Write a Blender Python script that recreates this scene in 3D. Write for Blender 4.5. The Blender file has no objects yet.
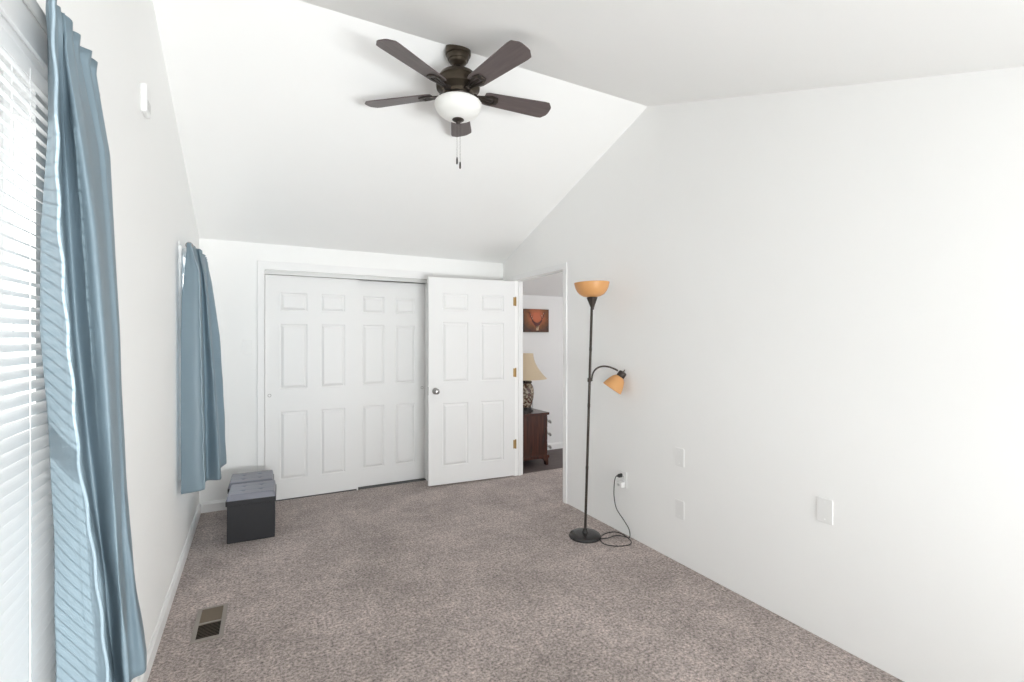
import bpy, bmesh, math, random
from mathutils import Vector, Matrix

random.seed(7)
scene = bpy.context.scene
col = scene.collection
PI = math.pi

# ------------------------------------------------------------------ room measures (metres)
H = 1.43                      # eye height
XL, XR = -0.417, 2.388        # left and right wall faces
YB, YF = -1.30, 4.696         # back wall, closet wall
YR, ZR, K = 2.487, 3.040, 0.3518   # ridge of the vaulted ceiling and its slope
YE = 5.262                    # outer wall of the hall beyond the door
XH = 5.0                      # far side of the hall
WT = 0.11                     # wall thickness
WR = 0.085                    # thickness of the partition on the right
D0, D1, DZ = 3.512, 4.420, 2.045   # doorway in the right wall
C0, C1, CZ = 0.062, 1.522, 2.038   # closet opening
YAW = 0.4891
def zc(y): return ZR - K*abs(y-YR)

# ------------------------------------------------------------------ camera
cam = bpy.data.cameras.new('camera'); cam_o = bpy.data.objects.new('camera', cam); col.objects.link(cam_o)
cam.sensor_width = 36.0; cam.lens = 479.93/1024*36; cam.shift_y = -0.0016
cam.clip_start = 0.02
cam_o.location = (0, 0, H); cam_o.rotation_euler = (PI/2, 0, -YAW)
scene.camera = cam_o

# ------------------------------------------------------------------ sky, daylight, exposure
world = bpy.data.worlds.new('overcast_sky'); scene.world = world; world.use_nodes = True
bg = world.node_tree.nodes['Background']; bg.inputs['Color'].default_value = (0.97, 0.985, 1.0, 1); bg.inputs['Strength'].default_value = 0.8
vs = scene.view_settings
vs.view_transform = 'Standard'; vs.look = 'None'; vs.gamma = 1.0; vs.use_curve_mapping = False
vs.exposure = -0.54
scene.display_settings.display_device = 'sRGB'
scene.cycles.max_bounces = 16; scene.cycles.diffuse_bounces = 12
scene.cycles.transparent_max_bounces = 16

def area_light(name, loc, rot, sx, sy, power, colour=(0.975, 0.99, 1.0)):
    l = bpy.data.lights.new(name, 'AREA'); l.shape = 'RECTANGLE'; l.size = sx; l.size_y = sy; l.energy = power; l.color = colour
    o = bpy.data.objects.new(name, l); o.location = loc; o.rotation_euler = rot; col.objects.link(o); return o
# daylight outside the left windows; the back and hall lamps are added, unseen fill
area_light('daylight_window_near', (XL-0.45, 0.94, 1.35), (0, -PI/2, 0), 1.7, 1.5, 17)
area_light('daylight_window_far', (XL-0.40, 4.00, 1.20), (0, -PI/2-0.25, 0), 1.5, 1.0, 36)
area_light('fill_back', (1.50, -2.95, 0.15), (PI/2+0.66, 0, 0.30), 2.4, 1.2, 590)  # added fill, aimed up to brighten ceiling and walls
area_light('fill_hall', (3.9, 2.2, 1.3), (PI/2, 0, -0.7), 1.6, 1.9, 62)  # added lamp standing inside the hall, out of view
sun = bpy.data.lights.new('low_sun', 'SUN'); sun.energy = 7.5; sun.angle = math.radians(0.8); sun.color = (1.0, 0.97, 0.93)
sun_o = bpy.data.objects.new('low_sun', sun); col.objects.link(sun_o); sun_o.location = (-3, -8, 3)
sun_o.rotation_euler = Vector((0.40, 1.0, -0.22)).to_track_quat('-Z', 'Y').to_euler()      # skims the window wall from behind

# ------------------------------------------------------------------ materials
def mat(name, base, rough=0.6, metal=0.0, spec=0.5, noise=0.0, nscale=40.0, bump=0.0, bscale=200.0, trans=0.0, coat=0.0):
    m = bpy.data.materials.new(name); m.use_nodes = True
    nt = m.node_tree; p = nt.nodes['Principled BSDF']
    p.inputs['Base Color'].default_value = (*base, 1); p.inputs['Roughness'].default_value = rough
    p.inputs['Metallic'].default_value = metal; p.inputs['Specular IOR Level'].default_value = spec
    if coat: p.inputs['Coat Weight'].default_value = coat
    tc = nt.nodes.new('ShaderNodeTexCoord')
    if noise > 0:
        n = nt.nodes.new('ShaderNodeTexNoise'); n.inputs['Scale'].default_value = nscale; n.inputs['Detail'].default_value = 6
        nt.links.new(tc.outputs['Object'], n.inputs['Vector'])
        r = nt.nodes.new('ShaderNodeMapRange'); r.inputs['To Min'].default_value = 1-noise; r.inputs['To Max'].default_value = 1+noise
        nt.links.new(n.outputs['Fac'], r.inputs['Value'])
        mx = nt.nodes.new('ShaderNodeVectorMath'); mx.operation = 'SCALE'; mx.inputs[0].default_value = base
        nt.links.new(r.outputs['Result'], mx.inputs['Scale']); nt.links.new(mx.outputs['Vector'], p.inputs['Base Color'])
    if bump > 0:
        b = nt.nodes.new('ShaderNodeTexNoise'); b.inputs['Scale'].default_value = bscale; b.inputs['Detail'].default_value = 4
        nt.links.new(tc.outputs['Object'], b.inputs['Vector'])
        bp = nt.nodes.new('ShaderNodeBump'); bp.inputs['Strength'].default_value = bump; bp.inputs['Distance'].default_value = 0.002
        nt.links.new(b.outputs['Fac'], bp.inputs['Height']); nt.links.new(bp.outputs['Normal'], p.inputs['Normal'])
    if trans > 0:
        tl = nt.nodes.new('ShaderNodeBsdfTranslucent'); tl.inputs['Color'].default_value = (*base, 1)
        ms = nt.nodes.new('ShaderNodeMixShader'); ms.inputs['Fac'].default_value = trans
        out = nt.nodes['Material Output']
        nt.links.new(p.outputs['BSDF'], ms.inputs[1]); nt.links.new(tl.outputs['BSDF'], ms.inputs[2]); nt.links.new(ms.outputs['Shader'], out.inputs['Surface'])
    return m

M = {}
M['wall'] = mat('wall_paint', (0.90, 0.90, 0.89), 0.75, spec=0.25, noise=0.006, nscale=6, bump=0.08, bscale=260)
M['ceiling'] = mat('ceiling_paint', (0.91, 0.91, 0.90), 0.9, spec=0.15, noise=0.006, nscale=6, bump=0.1, bscale=240)
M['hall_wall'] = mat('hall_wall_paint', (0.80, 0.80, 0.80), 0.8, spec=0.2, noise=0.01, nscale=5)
M['trim'] = mat('trim_paint', (0.86, 0.86, 0.855), 0.4, spec=0.35, noise=0.004, nscale=8)
M['door'] = mat('door_paint', (0.82, 0.82, 0.815), 0.42, spec=0.35, noise=0.004, nscale=8)
M['dark'] = mat('closet_dark', (0.10, 0.10, 0.10), 0.9, noise=0.05)
M['track'] = mat('track_metal', (0.55, 0.55, 0.54), 0.45, metal=0.6, noise=0.03)
M['nickel'] = mat('satin_nickel', (0.42, 0.41, 0.40), 0.28, metal=1.0, noise=0.03)
M['brass'] = mat('brass', (0.42, 0.28, 0.12), 0.5, metal=1.0, noise=0.05)
M['bronze'] = mat('oiled_bronze', (0.050, 0.040, 0.034), 0.40, metal=0.6, noise=0.15, nscale=30)
M['bronze_light'] = mat('brushed_bronze', (0.085, 0.068, 0.050), 0.38, metal=0.8, noise=0.15, nscale=30)
M['black'] = mat('black_enamel', (0.018, 0.016, 0.016), 0.25, noise=0.1)
M['rubber'] = mat('black_rubber', (0.02, 0.02, 0.02), 0.55, noise=0.1)
M['plastic'] = mat('white_plastic', (0.84, 0.84, 0.83), 0.35, noise=0.004)
M['slat'] = mat('blind_white', (0.90, 0.90, 0.90), 0.4, spec=0.4, noise=0.004, trans=0.35)
M['curtain'] = mat('curtain_satin', (0.265, 0.352, 0.408), 0.42, spec=0.5, noise=0.05, nscale=9, bump=0.12, bscale=900, trans=0.32)
M['hem'] = mat('curtain_hem', (0.42, 0.53, 0.60), 0.6, noise=0.1, nscale=120, trans=0.25)
M['leather'] = mat('charcoal_leatherette', (0.014, 0.0145, 0.018), 0.5, noise=0.15, nscale=60, bump=0.15, bscale=500)
M['leather_top'] = mat('grey_sheen_leatherette', (0.20, 0.205, 0.245), 0.36, spec=0.6, noise=0.08, nscale=50, bump=0.12, bscale=500)  # grey partly its own, partly room reflection put into the colour
M['vent'] = mat('taupe_metal', (0.30, 0.265, 0.235), 0.5, metal=0.2, noise=0.05)
M['vent_louver'] = mat('brown_metal', (0.16, 0.125, 0.09), 0.5, metal=0.2, noise=0.05)
M['duct'] = mat('duct_black', (0.012, 0.011, 0.01), 0.8, noise=0.1)
M['shade_cream'] = mat('cream_fabric', (0.76, 0.63, 0.45), 0.85, noise=0.05, nscale=200, trans=0.3)
M['screw'] = mat('steel', (0.45, 0.45, 0.46), 0.35, metal=1.0, noise=0.02)
M['outside'] = mat('outside_ground', (0.8, 0.8, 0.8), 0.9, noise=0.05)

def wood(name, c1, c2, rough, scale, axis='X'):
    m = bpy.data.materials.new(name); m.use_nodes = True; nt = m.node_tree; p = nt.nodes['Principled BSDF']
    p.inputs['Roughness'].default_value = rough
    tc = nt.nodes.new('ShaderNodeTexCoord'); mp = nt.nodes.new('ShaderNodeMapping')
    mp.inputs['Scale'].default_value = {'X': (2, 22, 22), 'Y': (22, 2, 22), 'Z': (22, 22, 2)}[axis]
    n = nt.nodes.new('ShaderNodeTexNoise'); n.inputs['Scale'].default_value = scale; n.inputs['Detail'].default_value = 8
    r = nt.nodes.new('ShaderNodeValToRGB'); r.color_ramp.elements[0].position = 0.3; r.color_ramp.elements[1].position = 0.72
    r.color_ramp.elements[0].color = (*c1, 1); r.color_ramp.elements[1].color = (*c2, 1)
    nt.links.new(tc.outputs['Object'], mp.inputs['Vector']); nt.links.new(mp.outputs['Vector'], n.inputs['Vector'])
    nt.links.new(n.outputs['Fac'], r.inputs['Fac']); nt.links.new(r.outputs['Color'], p.inputs['Base Color'])
    return m
M['blade'] = wood('walnut_blade', (0.085, 0.066, 0.064), (0.125, 0.098, 0.095), 0.38, 3.0, 'X')
M['cherry'] = wood('cherry_wood', (0.026, 0.009, 0.006), (0.085, 0.024, 0.014), 0.22, 2.0, 'Z')
M['hall_floor'] = wood('hall_floor_brown', (0.085, 0.062, 0.058), (0.13, 0.10, 0.095), 0.6, 4.0, 'X')

def carpet():
    m = bpy.data.materials.new('carpet_pile'); m.use_nodes = True; nt = m.node_tree; N = nt.nodes; Lk = nt.links
    p = N['Principled BSDF']; p.inputs['Roughness'].default_value = 1.0; p.inputs['Specular IOR Level'].default_value = 0.05
    p.inputs['Sheen Weight'].default_value = 0.15
    tc = N.new('ShaderNodeTexCoord')
    def noise(s, d, rough=0.6):
        n = N.new('ShaderNodeTexNoise'); n.inputs['Scale'].default_value = s; n.inputs['Detail'].default_value = d; n.inputs['Roughness'].default_value = rough
        Lk.new(tc.outputs['Object'], n.inputs['Vector']); return n
    fine, mid, big = noise(75, 4, 0.8), noise(26, 4), noise(2.2, 3)
    def ramp(n, a, b):
        r = N.new('ShaderNodeMapRange'); r.inputs['From Min'].default_value = 0.3; r.inputs['From Max'].default_value = 0.7
        r.inputs['To Min'].default_value = a; r.inputs['To Max'].default_value = b; r.clamp = False
        Lk.new(n.outputs['Fac'], r.inputs['Value']); return r
    a, b, c, d = ramp(fine, 0.15, 1.85), ramp(mid, 0.84, 1.16), ramp(big, 0.82, 1.18), ramp(noise(6.5, 3), 0.90, 1.10)
    m1 = N.new('ShaderNodeMath'); m1.operation = 'MULTIPLY'; Lk.new(a.outputs[0], m1.inputs[0]); Lk.new(b.outputs[0], m1.inputs[1])
    m2 = N.new('ShaderNodeMath'); m2.operation = 'MULTIPLY'; Lk.new(m1.outputs[0], m2.inputs[0]); Lk.new(c.outputs[0], m2.inputs[1])
    m3 = N.new('ShaderNodeMath'); m3.operation = 'MULTIPLY'; Lk.new(m2.outputs[0], m3.inputs[0]); Lk.new(d.outputs[0], m3.inputs[1])
    sc = N.new('ShaderNodeVectorMath'); sc.operation = 'SCALE'; sc.inputs[0].default_value = (0.40, 0.340, 0.317)
    Lk.new(m3.outputs[0], sc.inputs['Scale']); Lk.new(sc.outputs['Vector'], p.inputs['Base Color'])
    bp = N.new('ShaderNodeBump'); bp.inputs['Strength'].default_value = 0.9; bp.inputs['Distance'].default_value = 0.006
    Lk.new(fine.outputs['Fac'], bp.inputs['Height']); Lk.new(bp.outputs['Normal'], p.inputs['Normal'])
    return m
M['carpet'] = carpet()

def glass_pane():
    m = bpy.data.materials.new('window_glass'); m.use_nodes = True; nt = m.node_tree
    t = nt.nodes.new('ShaderNodeBsdfTransparent'); t.inputs['Color'].default_value = (0.97, 0.98, 0.98, 1)
    g = nt.nodes.new('ShaderNodeBsdfGlossy'); g.inputs['Roughness'].default_value = 0.02
    lw = nt.nodes.new('ShaderNodeValue'); lw.outputs[0].default_value = 0.05
    mx = nt.nodes.new('ShaderNodeMixShader')
    nt.links.new(lw.outputs[0], mx.inputs['Fac']); nt.links.new(t.outputs[0], mx.inputs[1]); nt.links.new(g.outputs[0], mx.inputs[2])
    nt.links.new(mx.outputs[0], nt.nodes['Material Output'].inputs['Surface']); return m
M['glass'] = glass_pane()

def glow_glass(name, base, emit, strength, trans, rough=0.35):
    m = mat(name, base, rough, noise=0.03, nscale=14, trans=trans)
    p = m.node_tree.nodes['Principled BSDF']
    p.inputs['Emission Color'].default_value = (*emit, 1); p.inputs['Emission Strength'].default_value = strength
    return m
M['bowl'] = glow_glass('glow_opal_glass', (0.90, 0.90, 0.88), (1.0, 0.97, 0.92), 0.12, 0.3)      # faint glow put into the glass to keep the bowl white
M['amber'] = mat('amber_glass', (0.80, 0.46, 0.19), 0.35, noise=0.06, nscale=16, trans=0.35)

def porcelain():
    m = bpy.data.materials.new('floral_porcelain'); m.use_nodes = True; nt = m.node_tree; p = nt.nodes['Principled BSDF']
    p.inputs['Roughness'].default_value = 0.25
    tc = nt.nodes.new('ShaderNodeTexCoord'); n = nt.nodes.new('ShaderNodeTexNoise'); n.inputs['Scale'].default_value = 38; n.inputs['Detail'].default_value = 4
    r = nt.nodes.new('ShaderNodeValToRGB'); e = r.color_ramp.elements
    e[0].position = 0.42; e[0].color = (0.10, 0.035, 0.03, 1); e[1].position = 0.60; e[1].color = (0.42, 0.36, 0.29, 1)
    k = e.new(0.50); k.color = (0.13, 0.11, 0.07, 1); k2 = e.new(0.54); k2.color = (0.30, 0.25, 0.19, 1)
    nt.links.new(tc.outputs['Object'], n.inputs['Vector']); nt.links.new(n.outputs['Fac'], r.inputs['Fac']); nt.links.new(r.outputs['Color'], p.inputs['Base Color'])
    return m
M['porcelain'] = porcelain()

def print_art():
    m = bpy.data.materials.new('sunset_print'); m.use_nodes = True; nt = m.node_tree; N = nt.nodes; p = N['Principled BSDF']
    p.inputs['Roughness'].default_value = 0.5
    tc = N.new('ShaderNodeTexCoord'); gr = N.new('ShaderNodeTexGradient'); gr.gradient_type = 'SPHERICAL'
    mp = N.new('ShaderNodeMapping'); mp.inputs['Scale'].default_value = (4.6, 1, 5.2); mp.inputs['Location'].default_value = (0, 0, -0.25)
    n = N.new('ShaderNodeTexNoise'); n.inputs['Scale'].default_value = 22
    ad = N.new('ShaderNodeMath'); ad.operation = 'MULTIPLY_ADD'; ad.inputs[1].default_value = 0.35; 
    r = N.new('ShaderNodeValToRGB'); e = r.color_ramp.elements
    e[0].position = 0.12; e[0].color = (0.035, 0.012, 0.004, 1); e[1].position = 0.95; e[1].color = (0.52, 0.13, 0.05, 1)
    k = e.new(0.50); k.color = (0.20, 0.060, 0.010, 1)
    nt.links.new(tc.outputs['Object'], mp.inputs['Vector']); nt.links.new(mp.outputs['Vector'], gr.inputs['Vector'])
    nt.links.new(tc.outputs['Object'], n.inputs['Vector'])
    nt.links.new(n.outputs['Fac'], ad.inputs[0]); nt.links.new(gr.outputs['Fac'], ad.inputs[2])
    nt.links.new(ad.outputs[0], r.inputs['Fac']); nt.links.new(r.outputs['Color'], p.inputs['Base Color'])
    return m
M['print'] = print_art()
M['deer_dark'] = mat('print_dark_ink', (0.10, 0.018, 0.012), 0.5, noise=0.2, nscale=60)
M['deer_light'] = mat('print_light_ink', (0.55, 0.38, 0.24), 0.5, noise=0.2, nscale=60)

# ------------------------------------------------------------------ mesh helpers
def link(name, bm, m, parent=None, smooth=False, loc=None, bevel=0.0, bseg=2):
    bmesh.ops.recalc_face_normals(bm, faces=bm.faces[:])
    me = bpy.data.meshes.new(name); bm.to_mesh(me); bm.free()
    o = bpy.data.objects.new(name, me); col.objects.link(o)
    if m: me.materials.append(M[m] if isinstance(m, str) else m)
    if smooth:
        for f in me.polygons: f.use_smooth = True
    if parent: o.parent = parent
    if loc: o.location = loc
    if bevel:
        b = o.modifiers.new('edge_round', 'BEVEL'); b.width = bevel; b.segments = bseg; b.limit_method = 'ANGLE'; b.angle_limit = math.radians(40)
    if smooth or bevel:
        pass
    return o
def auto_smooth(o, deg=40):
    me = o.data; bm = bmesh.new(); bm.from_mesh(me)
    for f in bm.faces: f.smooth = True
    for e in bm.edges:
        e.smooth = not (len(e.link_faces) == 2 and e.calc_face_angle(0) > math.radians(deg))
    bm.to_mesh(me); bm.free(); return o
def empty(name, loc=(0, 0, 0), rz=0.0):
    o = bpy.data.objects.new(name, None); col.objects.link(o); o.location = loc; o.rotation_euler = (0, 0, rz); o.empty_display_size = 0.05; return o
def tag(o, label, cat=None, group=None, kind=None):
    o['label'] = label
    if cat: o['category'] = cat
    if group: o['group'] = group
    if kind: o['kind'] = kind
    return o
def struct(name, bm, m, label, **k):
    o = link(name, bm, m, **k); o['kind'] = 'structure'; o['label'] = label; return o
def box(bm, a, b, mtx=None):
    (x0, y0, z0), (x1, y1, z1) = a, b
    v = [bm.verts.new(p) for p in ((x0,y0,z0),(x1,y0,z0),(x1,y1,z0),(x0,y1,z0),(x0,y0,z1),(x1,y0,z1),(x1,y1,z1),(x0,y1,z1))]
    if mtx: bmesh.ops.transform(bm, matrix=mtx, verts=v)
    for f in ((0,3,2,1),(4,5,6,7),(0,1,5,4),(1,2,6,5),(2,3,7,6),(3,0,4,7)): bm.faces.new([v[i] for i in f])
    return v
def B(a, b):
    bm = bmesh.new(); box(bm, a, b); return bm
def prism(bm, pts, ax, lo, hi, mtx=None):
    """polygon pts (u, v) extruded along axis ax from lo to hi; (u, v) are the other two axes in order"""
    def P(u, v, w): return {'x': (w, u, v), 'y': (u, w, v), 'z': (u, v, w)}[ax]
    a = [bm.verts.new(P(u, v, lo)) for u, v in pts]; b = [bm.verts.new(P(u, v, hi)) for u, v in pts]
    if mtx: bmesh.ops.transform(bm, matrix=mtx, verts=a+b)
    n = len(pts); bm.faces.new(a); bm.faces.new(b[::-1])
    for i in range(n): bm.faces.new((a[i], b[i], b[(i+1) % n], a[(i+1) % n]))
def lathe(bm, prof, seg=32, mtx=None, cap=True):
    rings = []
    for r, z in prof:
        if r < 1e-5: rings.append([bm.verts.new((0, 0, z))])
        else: rings.append([bm.verts.new((r*math.cos(2*PI*i/seg), r*math.sin(2*PI*i/seg), z)) for i in range(seg)])
    if mtx: bmesh.ops.transform(bm, matrix=mtx, verts=[v for r in rings for v in r])
    for a, b in zip(rings, rings[1:]):
        for i in range(seg):
            j = (i+1) % seg
            if len(a) == 1 and len(b) == 1: break
            if len(a) == 1: bm.faces.new((a[0], b[i], b[j]))
            elif len(b) == 1: bm.faces.new((a[i], a[j], b[0]))
            else: bm.faces.new((a[i], a[j], b[j], b[i]))
    if cap:
        if len(rings[0]) > 1: bm.faces.new(rings[0][::-1])
        if len(rings[-1]) > 1: bm.faces.new(rings[-1])
def catmull(pts, n):
    pts = [Vector(p) for p in pts]; out = []
    for i in range(len(pts)-1):
        p0 = pts[max(i-1, 0)]; p1 = pts[i]; p2 = pts[i+1]; p3 = pts[min(i+2, len(pts)-1)]
        for k in range(n):
            t = k/n
            out.append(0.5*((2*p1)+(p2-p0)*t+(2*p0-5*p1+4*p2-p3)*t*t+(-p0+3*p1-3*p2+p3)*t*t*t))
    out.append(pts[-1]); return out
def tube(bm, pts, r, seg=8, closed_ends=True):
    pts = [Vector(p) for p in pts]; rr = r if isinstance(r, (list, tuple)) else [r]*len(pts)
    rings = []; up = Vector((0, 0, 1))
    t0 = (pts[1]-pts[0]).normalized(); nrm = t0.cross(up)
    if nrm.length < 1e-3: nrm = t0.cross(Vector((1, 0, 0)))
    nrm.normalize()
    for i, p in enumerate(pts):
        t = (pts[min(i+1, len(pts)-1)]-pts[max(i-1, 0)]).normalized()
        nrm = (nrm - t*nrm.dot(t)).normalized(); bn = t.cross(nrm)
        rings.append([bm.verts.new(p+(nrm*math.cos(2*PI*k/seg)+bn*math.sin(2*PI*k/seg))*rr[i]) for k in range(seg)])
    for a, b in zip(rings, rings[1:]):
        for k in range(seg): bm.faces.new((a[k], a[(k+1) % seg], b[(k+1) % seg], b[k]))
    if closed_ends: bm.faces.new(rings[0][::-1]); bm.faces.new(rings[-1])
def rounded(x0, y0, x1, y1, r, n=5):
    out = []
    for cx, cy, a0 in ((x1-r, y1-r, 0), (x0+r, y1-r, 90), (x0+r, y0+r, 180), (x1-r, y0+r, 270)):
        for k in range(n+1):
            a = math.radians(a0+90*k/n); out.append((cx+r*math.cos(a), cy+r*math.sin(a)))
    return out

# ================================================================== SETTING
bm = B((XL-WT, YB-WT, -0.12), (XR, YE+0.1, 0.0)); box(bm, (XR, D0-1.6, -0.12), (XH, 4.455, 0.0))
struct('floor', bm, 'carpet', 'taupe cut-pile carpet covering the bedroom and the hall outside the door')
struct('floor_hall', B((XR+0.001, 4.455, -0.12), (XH, YE+0.1, 0.002)), 'hall_floor', 'darker brown strip of hall floor under the nightstand')

# left wall with two window openings
W1 = (0.53, 1.385, 0.62, 1.99)   # y0, y1, z0, z1
W2 = (3.56, 4.36, 0.62, 1.95)
bm = bmesh.new()
def gable(y0, y1, z0=None):
    ys = [y0]+([YR] if y0 < YR < y1 else [])+[y1]
    return [(y0, z0), (y1, z0)]+[(y, zc(y)+0.02) for y in reversed(ys)]
x0, x1 = XL-WT, XL
for poly in (gable(YB-WT, W1[0], 0), [(W1[0],0),(W1[1],0),(W1[1],W1[2]),(W1[0],W1[2])], gable(W1[0], W1[1], W1[3]),
             gable(W1[1], W2[0], 0), [(W2[0],0),(W2[1],0),(W2[1],W2[2]),(W2[0],W2[2])], gable(W2[0], W2[1], W2[3]), gable(W2[1], YE+0.1, 0)):
    prism(bm, poly, 'x', x0, x1)
struct('wall_left', bm, 'wall', 'white window wall along the left side')
# right wall with doorway
bm = bmesh.new()
prism(bm, [(YB-WT, 0), (D0, 0), (D0, DZ), (D1, DZ), (D1, 0), (YE+0.1, 0), (YE+0.1, zc(YE+0.1)+0.02), (YR, ZR+0.02), (YB-WT, zc(YB-WT)+0.02)], 'x', XR, XR+WR)
struct('wall_right', bm, 'wall', 'long bare white gable wall on the right with the doorway')
# closet wall
bm = bmesh.new()
prism(bm, [(XL, 0), (C0, 0), (C0, CZ), (C1, CZ), (C1, 0), (XR, 0), (XR, zc(YF)+0.02), (XL, zc(YF)+0.02)], 'y', YF, YF+WT)
struct('wall_far', bm, 'wall', 'white end wall holding the sliding closet doors')
struct('wall_closet', B((XL, YE, 0), (XR, YE+0.1, zc(YE)+0.02)), 'wall', 'back wall inside the closet')
# back wall behind the viewer; its wide opening is added to let light in
bm = bmesh.new(); w0, w1, wz0, wz1 = -0.30, 2.27, 0.06, 1.66
zt = zc(YB)+0.02
for a, b in (((XL,0),(w0,zt)), ((w1,0),(XR,zt)), ((w0,0),(w1,wz0)), ((w0,wz1),(w1,zt))):
    prism(bm, [(a[0],a[1]),(b[0],a[1]),(b[0],b[1]),(a[0],b[1])], 'y', YB-WT, YB)
struct('wall_back', bm, 'wall', 'white wall behind the viewer with a wide opening added for light')
# vaulted ceiling
bm = bmesh.new()
ye, yb = YE+0.1, YB-WT
prism(bm, [(yb, zc(yb)), (YR, ZR), (ye, zc(ye)), (ye, zc(ye)+0.12), (YR, ZR+0.12), (yb, zc(yb)+0.12)], 'x', XL-WT, XR+WR)
struct('ceiling', bm, 'ceiling', 'white vaulted ceiling sloping down both ways from its ridge')
bm = bmesh.new(); dz = 0.075
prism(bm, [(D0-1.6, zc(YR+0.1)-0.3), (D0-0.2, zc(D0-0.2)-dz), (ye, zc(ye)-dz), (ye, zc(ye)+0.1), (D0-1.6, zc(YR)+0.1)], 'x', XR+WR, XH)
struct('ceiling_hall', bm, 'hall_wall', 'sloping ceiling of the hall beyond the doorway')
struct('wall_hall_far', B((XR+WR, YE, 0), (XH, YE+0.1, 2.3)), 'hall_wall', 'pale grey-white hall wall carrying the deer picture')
struct('wall_hall_near', B((XR+WR, D0-1.7, 0), (XH, D0-1.6, 3.2)), 'hall_wall', 'near end wall of the hall, added to keep the sun out')  # unseen wall added to block the low sun from the hall
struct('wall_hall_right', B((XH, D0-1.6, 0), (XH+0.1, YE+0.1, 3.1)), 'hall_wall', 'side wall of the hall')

# baseboards
def baseboard(name, p, q, inward, label, h=0.085, t=0.014):
    p, q, n = Vector(p), Vector(q), Vector(inward); bm = bmesh.new()
    prof = [(0, 0), (t, 0), (t, h*0.78), (t*0.55, h*0.9), (t*0.4, h), (0, h)]
    a = [bm.verts.new((p.x+n.x*u, p.y+n.y*u, w)) for u, w in prof]; b = [bm.verts.new((q.x+n.x*u, q.y+n.y*u, w)) for u, w in prof]
    bm.faces.new(a); bm.faces.new(b[::-1])
    for i in range(len(prof)): bm.faces.new((a[i], b[i], b[(i+1) % len(prof)], a[(i+1) % len(prof)]))
    return struct(name, bm, 'trim', label)
baseboard('baseboard_left', (XL, YB), (XL, YF), (1, 0), 'white baseboard under the windows')
baseboard('baseboard_far', (XL+0.014, YF), (C0-0.062, YF), (0, -1), 'short white baseboard in the corner beside the closet')
baseboard('baseboard_far_right', (C1+0.062, YF), (XR, YF), (0, -1), 'white baseboard hidden behind the open door')
baseboard('baseboard_hall', (XR+WR, YE), (XH, YE), (0, -1), 'white baseboard of the hall wall')

# closet opening: casing, header, track
def casing(name, a, b, label, bev=0.004):
    return struct(name, B(a, b), 'trim', label, bevel=bev)
cw, ct = 0.058, 0.016
bm = bmesh.new()
prism(bm, [(C0-cw, 0), (C0, 0), (C0, CZ), (C1, CZ), (C1, 0), (C1+cw, 0), (C1+cw, CZ+0.075), (C0-cw, CZ+0.075)], 'y', YF-ct, YF)
struct('trim_1', bm, 'trim', 'white casing around the sliding closet doors', bevel=0.003)
bm = bmesh.new()
box(bm, (C0, YF-0.004, CZ-0.038), (C1, YF+0.016, CZ)); box(bm, (C0, YF+0.016, CZ-0.008), (C1, YF+0.105, CZ))
struct('trim_2', bm, 'track', 'grey metal track over the closet doors')
bm = bmesh.new(); box(bm, (C0+0.002, YF+0.02, 0), (C1-0.002, YF+0.1, 0.008))
struct('trim_3', bm, 'dark', 'dark floor track below the closet doors')
# doorway casing and jamb in the right wall
cw = 0.050
bm = bmesh.new()
prism(bm, [(D0-cw, 0), (D0, 0), (D0, DZ), (D1, DZ), (D1, 0), (D1+cw, 0), (D1+cw, DZ+0.055), (D0-cw, DZ+0.055)], 'x', XR-0.014, XR)
struct('trim_4', bm, 'trim', 'white casing around the open doorway', bevel=0.003)
bm = bmesh.new()
prism(bm, [(D0-cw, 0), (D0, 0), (D0, DZ), (D1, DZ), (D1, 0), (D1+cw, 0), (D1+cw, DZ+0.055), (D0-cw, DZ+0.055)], 'x', XR+WR, XR+WR+0.012)
struct('trim_5', bm, 'trim', 'white casing on the hall side of the doorway', bevel=0.003)
bm = bmesh.new()
box(bm, (XR+0.040, D1-0.010, 0), (XR+0.07, D1, DZ)); box(bm, (XR+0.040, D0, 0), (XR+0.07, D0+0.010, DZ)); box(bm, (XR+0.040, D0, DZ-0.010), (XR+0.07, D1, DZ))
struct('trim_6', bm, 'trim', 'white door stop inside the doorway')

# windows (frame + panes set in the openings)
def window(name, x, y0, y1, z0, z1, nx, label, axis='x'):
    root = empty(name, (0, 0, 0)); root['kind'] = 'structure'; root['label'] = label
    def b(bm, u0, v0, u1, v1, d0, d1):
        if axis == 'x': box(bm, (x+d0, u0, v0), (x+d1, u1, v1))
        else: box(bm, (u0, x+d0, v0), (u1, x+d1, v1))
    bm = bmesh.new(); f = 0.045
    b(bm, y0, z0, y0+f, z1, 0, 0.06); b(bm, y1-f, z0, y1, z1, 0, 0.06); b(bm, y0+f, z0, y1-f, z0+f, 0, 0.06); b(bm, y0+f, z1-f, y1-f, z1, 0, 0.06)
    for k in range(1, nx):
        u = y0+(y1-y0)*k/nx; b(bm, u-0.03, z0+f, u+0.03, z1-f, 0.005, 0.055)
    zm = (z0+z1)/2; b(bm, y0+f, zm-0.02, y1-f, zm+0.02, 0.01, 0.05)
    link('window_frame', bm, 'trim', root, bevel=0.003)
    bm = bmesh.new(); b(bm, y0+f, z0+f, y1-f, z1-f, 0.028, 0.032); link('glass_pane', bm, 'glass', root)
    bm = bmesh.new()
    if axis == 'x': box(bm, (x+0.06, y0+0.002, z0), (XL-0.001, y1-0.002, z0+0.014))
    else: box(bm, (y0, x+0.06, z0), (y1, YB-0.001, z0+0.014))
    link('window_sill', bm, 'trim', root, bevel=0.003)
    return root
window('window_1', XL-WT, W1[0], W1[1], W1[2], W1[3], 1, 'wide bright window behind the white blind')
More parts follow.
